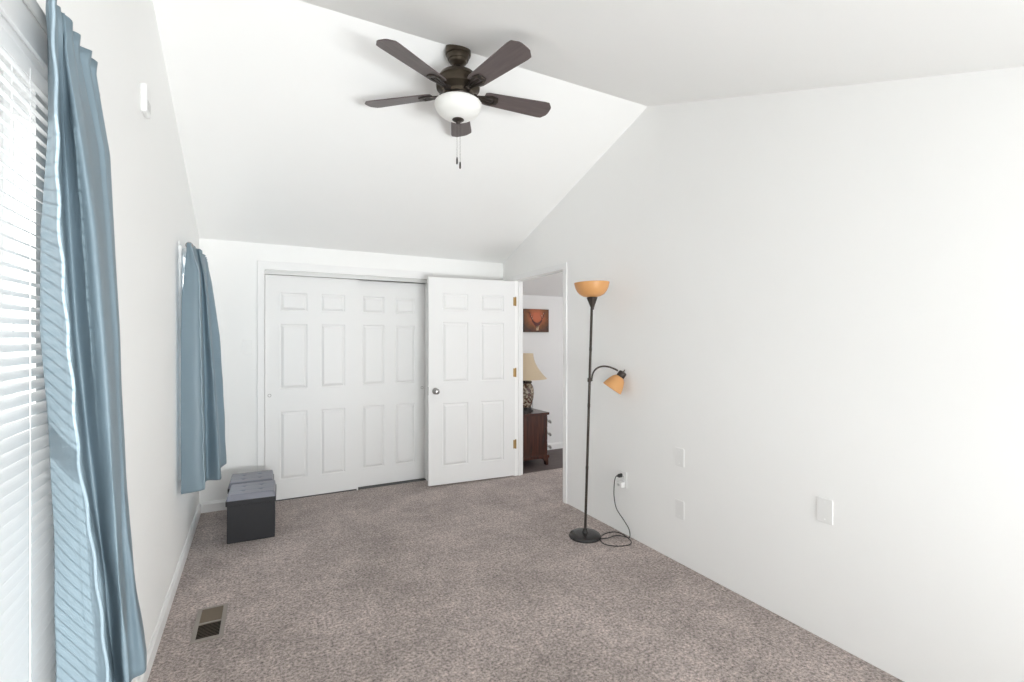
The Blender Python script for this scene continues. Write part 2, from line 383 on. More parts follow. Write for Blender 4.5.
window('window_2', XL-WT, W2[0], W2[1], W2[2], W2[3], 1, 'window behind the farther blue curtain')
window('window_added', YB-WT, w0, w1, wz0, wz1, 3, 'wide window added behind the viewer to let fill light in', axis='y')  # added with its opening so fill light enters from behind
# casing round the far window, seen edge on at the curtain
bm = bmesh.new()
for a, b in (((W2[0]-0.05, W2[2]-0.05), (W2[0], W2[3]+0.05)), ((W2[1], W2[2]-0.05), (W2[1]+0.05, W2[3]+0.05)), ((W2[0], W2[3]), (W2[1], W2[3]+0.05)), ((W2[0], W2[2]-0.05), (W2[1], W2[2]))):
    box(bm, (XL, a[0], a[1]), (XL+0.016, b[0], b[1]))
struct('trim_7', bm, 'trim', 'white casing of the far window behind the curtain', bevel=0.002)

# ================================================================== PANEL DOORS
def panel_door(bm, w, h, t, cols, rows):
    """six-panel slab, x 0..w, y 0 (front) .. t, z 0..h; cols / rows = panel spans"""
    xs = sorted({0, w, *[v for c_ in cols for v in c_]}); zs = sorted({0, h, *[v for r_ in rows for v in r_]})
    for y, sgn in ((0, -1), (t, 1)):
        V = {(i, j): bm.verts.new((x, y, z)) for i, x in enumerate(xs) for j, z in enumerate(zs)}
        panels = []
        for i in range(len(xs)-1):
            for j in range(len(zs)-1):
                q = (V[i,j], V[i+1,j], V[i+1,j+1], V[i,j+1])
                f = bm.faces.new(q if sgn < 0 else q[::-1])
                if (xs[i], xs[i+1]) in cols and (zs[j], zs[j+1]) in rows: panels.append(f)
        for th, dp in ((0.005, -0.007), (0.012, -0.006), (0.005, 0.0), (0.026, 0.0105)):
            r = bmesh.ops.inset_individual(bm, faces=panels, thickness=th, depth=dp)
    for a, b in (((0,0,0),(0,t,h)), ((w,0,0),(w,t,h))):
        x = a[0]; bm.faces.new([bm.verts.new(p) for p in ((x,0,0),(x,t,0),(x,t,h),(x,0,h))])
    for z in (0, h): bm.faces.new([bm.verts.new(p) for p in ((0,0,z),(w,0,z),(w,t,z),(0,t,z))])
    bmesh.ops.remove_doubles(bm, verts=bm.verts[:], dist=1e-5)
def six(w, h):
    cols = ((w*0.149, w*0.440), (w*0.585, w*0.862))
    rows = tuple(sorted(((h*(1-.158), h*(1-.076)), (h*(1-.507), h*(1-.216)), (h*(1-.913), h*(1-.609)))))
    return cols, rows
def sliding(name, x0, x1, y, pull_x, label):
    w = x1-x0; h = 1.985; root = empty(name, (x0, y, 0.012)); root['kind'] = 'structure'; root['label'] = label; root['category'] = 'door'
    bm = bmesh.new(); panel_door(bm, w, h, 0.034, *six(w, h)); link('door_panel', bm, 'door', root)
    bm = bmesh.new(); mt = Matrix.Translation((pull_x-x0, 0, 0.925)) @ Matrix.Rotation(PI/2, 4, 'X')
    lathe(bm, [(0.0001, -0.004), (0.009, -0.004), (0.0105, 0.001), (0.0145, 0.0022), (0.0145, -0.001)], 24, mt, cap=False)
    link('finger_pull', bm, 'nickel', root, smooth=True)
    return root
sliding('door_1', C0+0.004, 0.842, YF+0.016, 0.100, 'front sliding closet door with six panels, overlapping on the left')
sliding('door_2', 0.790, C1-0.003, YF+0.062, 1.492, 'rear sliding closet door with six panels, half hidden by the open door')
bm = bmesh.new(); box(bm, (0.838, YF+0.006, 0.0), (0.850, YF+0.058, 0.028)); 
tag(link('door_guide', bm, 'plastic', bevel=0.002), 'small white plastic floor guide where the closet doors overlap', 'door guide')

# open bedroom door, hinged at the far jamb
hx, hy = XR-0.004, D1-0.004
ang = math.atan2(4.458-4.396, 1.459-2.384)
root = empty('door_3', (hx, hy, 0.014), ang-PI); root['kind'] = 'structure'; root['label'] = 'open white six-panel bedroom door with a round nickel knob'; root['category'] = 'door'
w, h = 0.915, 2.02
bm = bmesh.new(); panel_door(bm, w, h, 0.035, *six(w, h))
slab = link('door_panel', bm, 'door', root); slab.location = (-w-0.006, -0.017, 0)
def knob(parent, x, y, z, s):
    bm = bmesh.new(); mt = Matrix.Translation((x, y, z)) @ Matrix.Rotation(PI/2*s, 4, 'X')
    lathe(bm, [(0.032, 0), (0.032, 0.004), (0.028, 0.010), (0.012, 0.013), (0.011, 0.034), (0.020, 0.040), (0.027, 0.050), (0.0275, 0.060), (0.022, 0.069), (0.008, 0.072), (0, 0.072)], 28, mt)
    link('knob', bm, 'nickel', parent, smooth=True)
knob(root, -w+0.060, -0.017, 0.915, 1); knob(root, -w+0.060, 0.018, 0.915, -1)
bm = bmesh.new(); box(bm, (-w-0.0075, -0.012, 0.875), (-w-0.005, 0.013, 0.955)); link('latch_plate', bm, 'nickel', root)
for hz in (0.325, 1.07, 1.81):
    bm = bmesh.new()
    mt = Matrix.Translation((0.001, -0.021, hz)); lathe(bm, [(0.0065, -0.046), (0.0065, 0.046)], 14, mt); lathe(bm, [(0.004, 0.046), (0.005, 0.049), (0.0, 0.052)], 14, mt); 
    box(bm, (-0.026, -0.0195, hz-0.044), (0.0, -0.0165, hz+0.044)); box(bm, (0.002, -0.020, hz-0.044), (0.0042, 0.012, hz+0.044))
    link('hinge', bm, 'brass', root)

# ================================================================== WINDOW BLIND
by0, by1 = 0.46, 1.415
root = empty('window_blind', (XL, 0.94, 0.6)); tag(root, 'white slatted blind with half-open slats over the wide near window', 'blind')
def inroot(bm): bmesh.ops.translate(bm, verts=bm.verts[:], vec=(-XL, -0.94, -0.6)); return bm
bm = bmesh.new(); pitch = 0.025; zz = 0.665; tilt = math.radians(31)
while zz < 1.95:
    sec = []
    for k in range(7):
        u = -0.5+k/6; crown = 0.0024*(1-(2*u)**2)
        x = u*0.026*math.cos(tilt)-crown*math.sin(tilt)*0; z = -u*0.026*math.sin(tilt)+crown
        sec.append((x, z))
    sec2 = [(a, b-0.0007) for a, b in reversed(sec)]
    prism(bm, [(XL+0.021+a, zz+b) for a, b in sec+sec2], 'y', by0+0.006, by1-0.004)
    zz += pitch
link('slats', inroot(bm), 'slat', root)
link('head_rail', inroot(B((XL+0.006, by0, 1.958), (XL+0.038, by1, 1.998))), 'slat', root, bevel=0.002)
bm = bmesh.new(); box(bm, (XL+0.044, by0-0.01, 1.968), (XL+0.052, by1+0.006, 2.045)); box(bm, (XL+0.002, by1, 1.968), (XL+0.044, by1+0.006, 2.045))
link('valance', inroot(bm), 'slat', root, bevel=0.002)
link('bottom_rail', inroot(B((XL+0.008, by0, 0.628), (XL+0.034, by1-0.002, 0.648))), 'slat', root, bevel=0.003)
for y in (1.245, 0.94, 0.63):
    bm = bmesh.new()
    for x in (XL+0.0085, XL+0.0345): tube(bm, [(x, y, 0.645), (x, y, 1.95)], 0.0009, 6)
    link('ladder_cord', inroot(bm), 'plastic', root)

# ================================================================== CURTAINS
def smooth_noise(seed):
    rnd = random.Random(seed); ph = [(rnd.uniform(3, 9), rnd.uniform(1, 5), rnd.uniform(0, 6), rnd.uniform(0, 6)) for _ in range(6)]
    return lambda s, t: sum(math.sin(a*s*6+p)*math.sin(b*t*4+q) for a, b, p, q in ph)/6
def interp(x, xs, ys):
    if x >= xs[0]: return ys[0]
    for i in range(len(xs)-1):
        if xs[i] >= x >= xs[i+1]:
            t = (xs[i]-x)/(xs[i]-xs[i+1]); return ys[i]+(ys[i+1]-ys[i])*t
    return ys[-1]
def curtain(levels, cols, ridge, seed, head=0.03):
    ztop, zbot = levels[0], levels[-1]
    ox, oy = XL, cols[0][0][1]
    root = empty('curtain', (ox, oy, zbot))
    nz, ns = 90, 16
    nf = smooth_noise(seed); bm = bmesh.new(); grid = []
    for iz in range(nz+1):
        z = ztop+(zbot-ztop)*iz/nz; t = iz/nz
        ctrl = [(interp(z, levels, [p[0] for p in c]), interp(z, levels, [p[1] for p in c]), 0) for c in cols]
        line = catmull(ctrl, ns); row = []
        for k, p in enumerate(line):
            s = k/(len(line)-1)
            g = math.exp(-t*9)                                   # gathers fade below the rod pocket
            off = 0.005*g*math.sin(s*70)+0.0035*nf(s, t)*(0.3+t)+0.0022*math.sin(t*34+s*9)*max(0, t-0.25)
            q = line[min(k+1, len(line)-1)]-line[max(k-1, 0)]; n = Vector((q.y, -q.x, 0)); n.normalize()
            p2 = p+n*off
            row.append(bm.verts.new((max(p2.x, XL+0.016)-ox, p2.y-oy, z-zbot+0.004*math.sin(s*23+seed)*(t > 0.99))))
        grid.append(row)
    # ruffled heading above the rod pocket
    top = []
    for k, v in enumerate(grid[0]):
        s = k/(len(grid[0])-1); top.append(bm.verts.new((v.co.x+0.004*math.sin(s*60), v.co.y, v.co.z+head+0.003*math.sin(s*48))))
    grid.insert(0, top)
    for a, b in zip(grid, grid[1:]):
        for k in range(len(a)-1): bm.faces.new((a[k], a[k+1], b[k+1], b[k]))
    edge = [r[ridge*ns].co.copy() for r in grid]
    o = link('curtain_panel', bm, 'curtain', root, smooth=True)
    sd = o.modifiers.new('cloth_thickness', 'SOLIDIFY'); sd.thickness = 0.0012
    # stitched side hem running down the ridge
    bm = bmesh.new(); tube(bm, [e+Vector((0.001, -0.0018, 0.0)) + Vector((0.0015*math.sin(i*0.9), 0, 0)) for i, e in enumerate(edge)], 0.0028, 6)
    link('side_hem', bm, 'hem', root, smooth=True)
    return root
L1 = [2.02, 1.85, 1.65, 1.45, 1.2, .95, .75, .6]
CA = [
   [(-0.36, 1.27), (-0.365, 1.274), (-0.377, 1.278), (-0.379, 1.282), (-0.367, 1.287), (-0.361, 1.293), (-0.361, 1.297), (-0.361, 1.3)],
   [(-0.322, 1.13), (-0.316, 1.138), (-0.315, 1.148), (-0.306, 1.158), (-0.293, 1.17), (-0.268, 1.183), (-0.255, 1.193), (-0.253, 1.2)],
   [(-0.326, 1.190), (-0.322, 1.201), (-0.317, 1.213), (-0.31, 1.226), (-0.294, 1.242), (-0.274, 1.258), (-0.264, 1.27), (-0.26, 1.28)],
   [(-0.322, 1.215), (-0.29, 1.159), (-0.27, 1.17), (-0.258, 1.18), (-0.247, 1.193), (-0.238, 1.207), (-0.228, 1.217), (-0.225, 1.225)],
   [(-0.326, 1.290), (-0.303, 1.319), (-0.293, 1.342), (-0.285, 1.364), (-0.281, 1.392), (-0.278, 1.421), (-0.273, 1.443), (-0.271, 1.46)],
   [(-0.318, 1.365), (-0.294, 1.377), (-0.288, 1.396), (-0.283, 1.416), (-0.281, 1.441), (-0.274, 1.465), (-0.258, 1.485), (-0.245, 1.5)],
   [(-0.335, 1.410), (-0.324, 1.502), (-0.318, 1.527), (-0.314, 1.552), (-0.313, 1.584), (-0.309, 1.616), (-0.299, 1.641), (-0.286, 1.66)],
   [(-0.368, 1.44)]+[(-0.375, 1.53)]*2+[(-0.372, 1.60)]*5,
]
L2 = [1.99, 1.835, 1.67, 1.45, 1.18, .905, .685, .52]
CB = [
   [(-0.364, 3.42), (-0.377, 3.42), (-0.39, 3.42), (-0.394, 3.42), (-0.394, 3.42), (-0.394, 3.42), (-0.394, 3.42), (-0.394, 3.42)],
   [(-0.345, 3.42), (-0.305, 3.421), (-0.302, 3.422), (-0.299, 3.424), (-0.293, 3.426), (-0.287, 3.427), (-0.282, 3.429), (-0.278, 3.43)],
   [(-0.329, 3.62), (-0.314, 3.624), (-0.308, 3.629), (-0.301, 3.635), (-0.295, 3.642), (-0.291, 3.65), (-0.288, 3.656), (-0.286, 3.66)],
   [(-0.317, 3.62), (-0.289, 3.621), (-0.275, 3.622), (-0.258, 3.624), (-0.238, 3.626), (-0.221, 3.627), (-0.211, 3.629), (-0.204, 3.63)],
   [(-0.315, 3.9), (-0.303, 3.906), (-0.289, 3.913), (-0.275, 3.922), (-0.258, 3.933), (-0.244, 3.944), (-0.233, 3.953), (-0.228, 3.96)],
   [(-0.316, 4.0), (-0.283, 4.008), (-0.26, 4.017), (-0.233, 4.029), (-0.219, 4.044), (-0.206, 4.059), (-0.199, 4.071), (-0.194, 4.08)],
   [(-0.328, 4.25), (-0.313, 4.25), (-0.299, 4.25), (-0.281, 4.25), (-0.267, 4.25), (-0.255, 4.25), (-0.249, 4.25), (-0.245, 4.25)],
   [(-0.386, 4.42)]*8,
]
tag(curtain(L1, CA, 1, 3), 'large blue satin curtain bunched beside the white slatted blind', 'curtain', 'blue curtains on the window wall')
tag(curtain(L2, CB, 1, 11, head=0.012), 'dusty blue curtain hanging in the far corner above the ottomans', 'curtain', 'blue curtains on the window wall')

def rod(y0, y1, z, d, label, finial_r):
    root = empty('curtain_rod', (XL, y0, z)); tag(root, label, 'curtain rod', 'curtain rods on the window wall')
    bm = bmesh.new(); tube(bm, [(d, 0, 0), (d, y1-y0, 0)], 0.009, 14); link('rod', bm, 'track', root, smooth=True)
    for yy, s in ((0, -1), (y1-y0, 1)):
        bm = bmesh.new(); mt = Matrix.Translation((d, yy, 0)) @ Matrix.Rotation(-PI/2*s, 4, 'X')
        lathe(bm, [(0.010, -0.004), (finial_r, 0.0), (finial_r, 0.018), (finial_r*0.8, 0.026), (0, 0.028)], 18, mt); link('finial', bm, 'nickel', root, smooth=True)
    for yy in (0.06, y1-y0-0.06)[1 if y0 < 2 else 0:]:
        bm = bmesh.new(); box(bm, (0, yy-0.014, -0.030), (0.004, yy+0.014, 0.03)); box(bm, (0.004, yy-0.006, -0.012), (d, yy+0.006, -0.006)); box(bm, (d-0.012, yy-0.006, -0.012), (d+0.008, yy+0.006, -0.009))
        link('bracket', bm, 'plastic', root, bevel=0.001)
    return root
rod(1.09, 1.50, 2.030, 0.062, 'grey rod end carrying the large curtain by the blind', 0.016)
rod(3.47, 4.52, 1.995, 0.060, 'grey rod carrying the curtain in the far corner', 0.020)

# ================================================================== CEILING FAN
fx, fy = (XL+XR)/2, YR
fan = empty('ceiling_fan', (fx, fy, ZR)); tag(fan, 'bronze ceiling fan with five dark blades and a white glass bowl light', 'ceiling fan')
Zf = lambda z: z-ZR
bm = bmesh.new(); lathe(bm, [(0.0, Zf(3.052)), (0.070, Zf(3.052)), (0.071, Zf(3.008)), (0.068, Zf(3.000)), (0.062, Zf(2.997)), (0.062, Zf(2.988)), (0.056, Zf(2.974)), (0.050, Zf(2.971)), (0.046, Zf(2.960)), (0.040, Zf(2.955)), (0.036, Zf(2.951)), (0.024, Zf(2.943)), (0, Zf(2.943))], 40)
auto_smooth(link('canopy', bm, 'bronze_light', fan), 30)
bm = bmesh.new(); lathe(bm, [(0.0, Zf(2.955)), (0.0135, Zf(2.955)), (0.0135, Zf(2.90)), (0.0, Zf(2.90))], 24); lathe(bm, [(0.0135, Zf(2.925)), (0.024, Zf(2.921)), (0.024, Zf(2.90)), (0.0135, Zf(2.90))], 24)
auto_smooth(link('downrod', bm, 'black', fan), 30)
bm = bmesh.new(); lathe(bm, [(0, Zf(2.912)), (0.030, Zf(2.912)), (0.072, Zf(2.904)), (0.096, Zf(2.892)), (0.110, Zf(2.872)), (0.113, Zf(2.865)), (0.108, Zf(2.860)), (0.108, Zf(2.852)), (0.119, Zf(2.846)), (0.122, Zf(2.830)), (0.119, Zf(2.815)), (0.100, Zf(2.805)), (0.086, Zf(2.792)), (0.083, Zf(2.775)), (0.0, Zf(2.775))], 56)
auto_smooth(link('motor_housing', bm, 'bronze_light', fan), 25)
bm = bmesh.new(); lathe(bm, [(0, Zf(2.778)), (0.075, Zf(2.778)), (0.080, Zf(2.770)), (0.074, Zf(2.758)), (0.066, Zf(2.752)), (0.070, Zf(2.742)), (0.112, Zf(2.740)), (0.118, Zf(2.734)), (0.112, Zf(2.730)), (0, Zf(2.730))], 48)
auto_smooth(link('light_fitter', bm, 'bronze', fan), 25)
prof = [(0.126, Zf(2.738)), (0.130, Zf(2.732))]+[(0.130*math.cos(a), Zf(2.732-0.088*math.sin(a))) for a in [PI/2*k/14 for k in range(1, 14)]]+[(0.0, Zf(2.644))]
bm = bmesh.new(); lathe(bm, prof, 48, cap=False); lathe(bm, [(r*0.965, z+0.003) for r, z in prof], 48, cap=False)
link('glass_bowl', bm, 'bowl', fan, smooth=True)
bm = bmesh.new(); lathe(bm, [(0.0, Zf(2.654)), (0.030, Zf(2.652)), (0.033, Zf(2.645)), (0.024, Zf(2.638)), (0.013, Zf(2.632)), (0.010, Zf(2.624)), (0.0, Zf(2.622))], 28)
auto_smooth(link('bowl_finial', bm, 'bronze', fan), 40)
cs, sn = math.cos(YAW), math.sin(YAW)
for (lx, l0, l1) in ((-0.006, 2.628, 2.44), (0.011, 2.630, 2.415)):
    dx, dy = lx*cs, -lx*sn
    bm = bmesh.new()
    z = l0
    while z > l1:
        lathe(bm, [(0, 0.0017), (0.0017, 0), (0, -0.0017)], 6, Matrix.Translation((dx, dy, Zf(z)))); z -= 0.0034
    ch = link('pull_chain', bm, 'bronze', fan)
    bm = bmesh.new(); lathe(bm, [(0, Zf(l1)), (0.0030, Zf(l1-0.002)), (0.0048, Zf(l1-0.012)), (0.0050, Zf(l1-0.034)), (0.003, Zf(l1-0.040)), (0, Zf(l1-0.041))], 14, Matrix.Translation((dx, dy, 0)))
    link('chain_fob', bm, 'bronze', ch, smooth=True)
# blades: one built, four copied with their irons
def blade_mesh():
    bm = bmesh.new(); r0, r1 = 0.150, 0.560
    pts = [(r0, -0.043), (r0+0.02, -0.050), (r1-0.055, -0.068), (r1-0.028, -0.066), (r1-0.004, -0.036), (r1, -0.020), (r1, 0.020), (r1-0.004, 0.036), (r1-0.028, 0.066), (r1-0.055, 0.068), (r0+0.02, 0.050), (r0, 0.043)]
    prism(bm, pts, 'z', -0.003, 0.003); return bm
def iron_mesh():
    bm = bmesh.new(); z0, z1 = -0.0105, -0.0032
    for s in (-1, 1):
        prism(bm, [(0.070, s*0.012), (0.125, s*0.020), (0.190, s*0.037), (0.205, s*0.034), (0.212, s*0.024), (0.150, s*0.012), (0.085, s*0.003)][::s], 'z', z0, z1)
    prism(bm, [(0.195, -0.036), (0.228, -0.026), (0.234, 0.0), (0.228, 0.026), (0.195, 0.036), (0.206, 0.014), (0.206, -0.014)], 'z', z0, z1)
    prism(bm, [(0.120, -0.008), (0.196, -0.006), (0.196, 0.006), (0.120, 0.008)], 'z', z0, z1)
    prism(bm, [(0.062, -0.020), (0.105, -0.016), (0.105, 0.016), (0.062, 0.020)], 'z', -0.016, 0.004)
    return bm
blade_z = Zf(2.793); pitch_a = math.radians(12)
blade0 = link('blade', blade_mesh(), 'blade', fan, bevel=0.0015); iron0 = link('blade_iron', iron_mesh(), 'bronze', blade0, bevel=0.0015)
scrs = []
for p in ((0.205, -0.022), (0.205, 0.022), (0.228, 0.0)):
    bm = bmesh.new(); lathe(bm, [(0, -0.0135), (0.004, -0.0125), (0.005, -0.0105)], 10, Matrix.Translation((p[0], p[1], 0))); scrs.append(link('screw', bm, 'bronze_light', blade0))
fwd = math.atan2(math.cos(YAW), math.sin(YAW))            # the blade that points straight at the far corner
for k in range(5):
    if k == 0: b = blade0
    else:
        b = blade0.copy(); col.objects.link(b); b.parent = fan
        for ch in (iron0, *scrs):
            i2 = ch.copy(); col.objects.link(i2); i2.parent = b
    b.matrix_basis = Matrix.Translation((0, 0, blade_z)) @ Matrix.Rotation(fwd+math.radians(4.0)-2*PI*k/5, 4, 'Z') @ Matrix.Rotation(-pitch_a, 4, 'X')

# ================================================================== FLOOR LAMP
lx, ly = 2.100, 2.820
lamp = empty('floor_lamp', (lx, ly, 0)); tag(lamp, 'tall dark floor lamp with amber glass bowl and small reading arm, by the doorway', 'floor lamp')
lat = Vector((math.cos(YAW), -math.sin(YAW), 0)); LEAN = 0.0295
def sp(u, h, depth=0.0):       # a point u metres to the side of the leaning pole at height h
    v = lat*(u+LEAN*h)+Vector((lat.y*-1, lat.x, 0))*depth; return Vector((v.x, v.y, h))
bm = bmesh.new(); lathe(bm, [(0, 0), (0.114, 0), (0.116, 0.006), (0.110, 0.020), (0.098, 0.027), (0.060, 0.030), (0.022, 0.032), (0.016, 0.046), (0.014, 0.060), (0, 0.060)], 48)
auto_smooth(link('base', bm, 'black', lamp), 30)
bm = bmesh.new(); tube(bm, [sp(0, z) for z in (0.04, 0.3, 0.62, 0.95, 1.30, 1.67)], 0.0095, 16); auto_smooth(link('pole', bm, 'bronze', lamp), 40)
for z in (0.50, 0.95, 1.36):
    bm = bmesh.new(); tube(bm, [sp(0, z-0.012), sp(0, z+0.012)], 0.0108, 16); link('pole_joint', bm, 'bronze', lamp, smooth=True)
tilt_m = Matrix.Translation(sp(0, 1.735)) @ Matrix.Rotation(-LEAN, 4, Vector((lat.y*-1, lat.x, 0)))@Matrix.Identity(4)
def up(prof, z0): return [(r, z-z0) for r, z in prof]
bm = bmesh.new(); lathe(bm, up([(0.0105, 1.645), (0.013, 1.660), (0.017, 1.672), (0.036, 1.722), (0.040, 1.732), (0.030, 1.737), (0, 1.737)], 1.735), 32, tilt_m)
auto_smooth(link('socket_cup', bm, 'bronze', lamp), 35)
prof = up([(0.030, 1.736), (0.062, 1.742), (0.088, 1.757), (0.106, 1.778), (0.118, 1.802), (0.126, 1.835), (0.1275, 1.840)], 1.735)
bm = bmesh.new(); lathe(bm, prof, 48, tilt_m, cap=False); lathe(bm, [(r-0.004, z+0.001) for r, z in prof], 48, tilt_m, cap=False)
auto_smooth(tag(link('glass_shade', bm, 'amber', lamp), 'amber glass uplight bowl'), 60)
bm = bmesh.new(); lathe(bm, up([(0.013, 1.738), (0.013, 1.765), (0.028, 1.790), (0.030, 1.806), (0.018, 1.824), (0, 1.828)], 1.735), 20, tilt_m); link('bulb', bm, 'plastic', lamp, smooth=True)
# reading arm
arm_pts = [sp(0.010, 1.130), sp(0.016, 1.150), sp(0.020, 1.175), sp(0.034, 1.205), sp(0.060, 1.226), sp(0.095, 1.235), sp(0.135, 1.231), sp(0.175, 1.217), sp(0.202, 1.203)]
arm = link('reading_arm', (lambda b: (tube(b, catmull(arm_pts, 6), 0.0062, 12), b)[1])(bmesh.new()), 'bronze', lamp, smooth=True)
bm = bmesh.new(); tube(bm, [sp(-0.002, 1.122), sp(-0.002, 1.150)], 0.0135, 14); tube(bm, [sp(0.0, 1.132), sp(0.020, 1.134)], 0.006, 10); link('clamp', bm, 'bronze', arm)
axis = (sp(0.168, 1.080)-sp(0.222, 1.162)).normalized()
rot = Vector((0, 0, 1)).rotation_difference(axis).to_matrix().to_4x4(); head_m = Matrix.Translation(sp(0.228, 1.172)) @ rot
bm = bmesh.new(); lathe(bm, [(0, -0.030), (0.012, -0.028), (0.027, -0.024), (0.030, -0.016), (0.030, 0.014), (0.026, 0.020), (0, 0.020)], 28, head_m)
tube(bm, [head_m @ Vector((0, 0, -0.026)), head_m @ Vector((0, 0, -0.046))], 0.0035, 8)
auto_smooth(link('reading_socket', bm, 'bronze', arm), 35)
prof = [(0.020, 0.012), (0.034, 0.020), (0.048, 0.036), (0.060, 0.062), (0.070, 0.095), (0.075, 0.120)]
bm = bmesh.new(); lathe(bm, prof, 40, head_m, cap=False); lathe(bm, [(r-0.003, z+0.001) for r, z in prof], 40, head_m, cap=False)
auto_smooth(tag(link('reading_shade', bm, 'amber', arm), 'amber glass reading shade'), 60)
# cord and plug
cp = [(2.205, 2.770), (2.171, 2.744), (2.138, 2.657), (2.182, 2.588), (2.272, 2.558), (2.330, 2.590), (2.360, 2.68), (2.351, 2.77), (2.263, 2.790), (2.173, 2.735), (2.198, 2.705), (2.297, 2.715), (2.345, 2.690), (2.368, 2.650)]
cp3 = [(x-lx, y-ly, 0.004+0.001*(i % 2)) for i, (x, y) in enumerate(cp)]
cp3[0] = (0.100*math.cos(-0.45), 0.100*math.sin(-0.45), 0.012)
cp3[9] = (cp3[9][0], cp3[9][1], 0.011); cp3[10] = (cp3[10][0], cp3[10][1], 0.011); cp3[11] = (cp3[11][0], cp3[11][1], 0.009)
for x, y, z in ((2.368, 2.655, 0.06), (2.362, 2.70, 0.11), (2.355, 2.775, 0.175), (2.352, 2.800, 0.26), (2.350, 2.795, 0.36), (2.348, 2.780, 0.405), (2.350, 2.765, 0.424)): cp3.append((x-lx, y-ly, z))
bm = bmesh.new(); tube(bm, catmull(cp3, 8), 0.0032, 8); cord = link('power_cord', bm, 'rubber', lamp, smooth=True)
bm = bmesh.new(); mt = Matrix.Translation((2.343-lx, 2.752-ly, 0.425)) @ Matrix.Rotation(PI/2, 4, 'Y')
lathe(bm, [(0, -0.004), (0.007, 0.0), (0.0135, 0.014), (0.0150, 0.0395), (0, 0.0395)], 18, mt); link('plug', bm, 'rubber', cord, smooth=True)

# ================================================================== WALL FITTINGS
def plate(name, loc, facing, label, cat, group=None, kind='blank', w=0.072, h=0.116):
    """cover plate built in its own (u = sideways, v = up) plane, pushed out of the wall by 6 mm"""
    rz = {'-x': -PI/2, '+x': PI/2, '-y': 0}[facing]
    root = empty(name, loc, rz); tag(root, label, cat, group)
    bm = bmesh.new(); prism(bm, rounded(-w/2, -h/2, w/2, h/2, 0.005), 'y', -0.005, 0.0); link('cover_plate', bm, 'plastic', root, bevel=0.002)
    if kind == 'blank':
        for z in (-0.042, 0.042):
            bm = bmesh.new(); lathe(bm, [(0.0035, 0), (0.003, 0.0015), (0, 0.0018)], 12, Matrix.Translation((0, -0.006, z)) @ Matrix.Rotation(PI/2, 4, 'X')); link('screw', bm, 'plastic', root)
    if kind == 'outlet':
        for z in (-0.0195, 0.0195):
            bm = bmesh.new(); prism(bm, rounded(-0.017, z-0.014, 0.017, z+0.014, 0.008), 'y', -0.0085, -0.005); r_ = link('receptacle', bm, 'plastic', root)
            bm = bmesh.new()
            for u in (-0.0065, 0.0065): box(bm, (u-0.001, -0.0088, z-0.002), (u+0.001, -0.0083, z+0.006))
            link('slot', bm, 'duct', r_)
    if kind == 'switch':
        bm = bmesh.new(); box(bm, (-0.005, -0.0075, -0.012), (0.005, -0.0055, 0.012)); box(bm, (-0.0035, -0.016, 0.0), (0.0035, -0.006, 0.006)); link('toggle', bm, 'plastic', root, bevel=0.001)
    return root
plate('wall_outlet', (XR, 2.735, 0.400), '-x', 'white duplex outlet behind the floor lamp with a black plug in it', 'outlet', kind='outlet')
plate('wall_plate', (XR, 2.203, 0.678), '-x', 'white wall plate right of the floor lamp, the higher of a vertical pair', 'wall plate', 'white plates on the right wall')
plate('wall_plate', (XR, 2.203, 0.344), '-x', 'white wall plate right of the floor lamp, lower one close above the carpet', 'wall plate', 'white plates on the right wall')
plate('wall_plate', (XR, 1.316, 0.615), '-x', 'lone white wall plate farthest from the floor lamp on the bare wall', 'wall plate', 'white plates on the right wall')
plate('light_switch', (-0.070, YF, 1.366), '-y', 'white toggle light switch on the wall left of the closet', 'light switch', kind='switch')
# white plug-in adapter below the black plug
root = empty('plug_adapter', (XR-0.009, 2.742, 0.366), -PI/2); tag(root, 'small white plug-in adapter in the outlet below the black plug', 'adapter')
bm = bmesh.new(); prism(bm, rounded(-0.030, -0.022, 0.030, 0.018, 0.008), 'y', -0.034, 0.0); link('adapter_body', bm, 'plastic', root, bevel=0.003)
bm = bmesh.new(); prism(bm, rounded(-0.010, -0.010, 0.010, 0.006, 0.004), 'y', -0.037, -0.034); link('adapter_button', bm, 'track', root)
# chime box high on the window wall
root = empty('door_chime', (XL, 2.475, 2.42), PI/2); tag(root, 'small white box mounted high on the window wall between the curtains', 'chime box')
bm = bmesh.new(); prism(bm, rounded(-0.045, -0.058, 0.045, 0.058, 0.010), 'y', -0.022, 0.0); link('cover', bm, 'plastic', root, bevel=0.006, bseg=3)
bm = bmesh.new()
for k in range(4): box(bm, (-0.03, -0.0227, -0.040+k*0.010), (0.03, -0.0215, -0.036+k*0.010))
link('sound_slots', bm, 'track', root)

# ================================================================== FLOOR REGISTER
root = empty('floor_register', (-0.206, 2.850, 0.0), math.radians(-1)); tag(root, 'taupe metal floor vent with slanted louvers set in the carpet', 'floor vent')
W_, L_ = 0.136, 0.322
bm = bmesh.new(); fb = 0.020
box(bm, (-W_/2, -L_/2, 0.001), (-W_/2+fb, L_/2, 0.007)); box(bm, (W_/2-fb, -L_/2, 0.001), (W_/2, L_/2, 0.007)); box(bm, (-W_/2+fb, -L_/2, 0.001), (W_/2-fb, -L_/2+0.022, 0.007)); box(bm, (-W_/2+fb, L_/2-0.022, 0.001), (W_/2-fb, L_/2, 0.007)); box(bm, (-W_/2+fb, -0.006, 0.001), (W_/2-fb, 0.006, 0.0068))
link('frame', bm, 'vent', root, bevel=0.0015)
bm = bmesh.new(); box(bm, (-W_/2+0.012, -L_/2+0.012, 0.0004), (W_/2-0.012, L_/2-0.012, 0.0012)); link('duct_opening', bm, 'duct', root)
bm = bmesh.new()
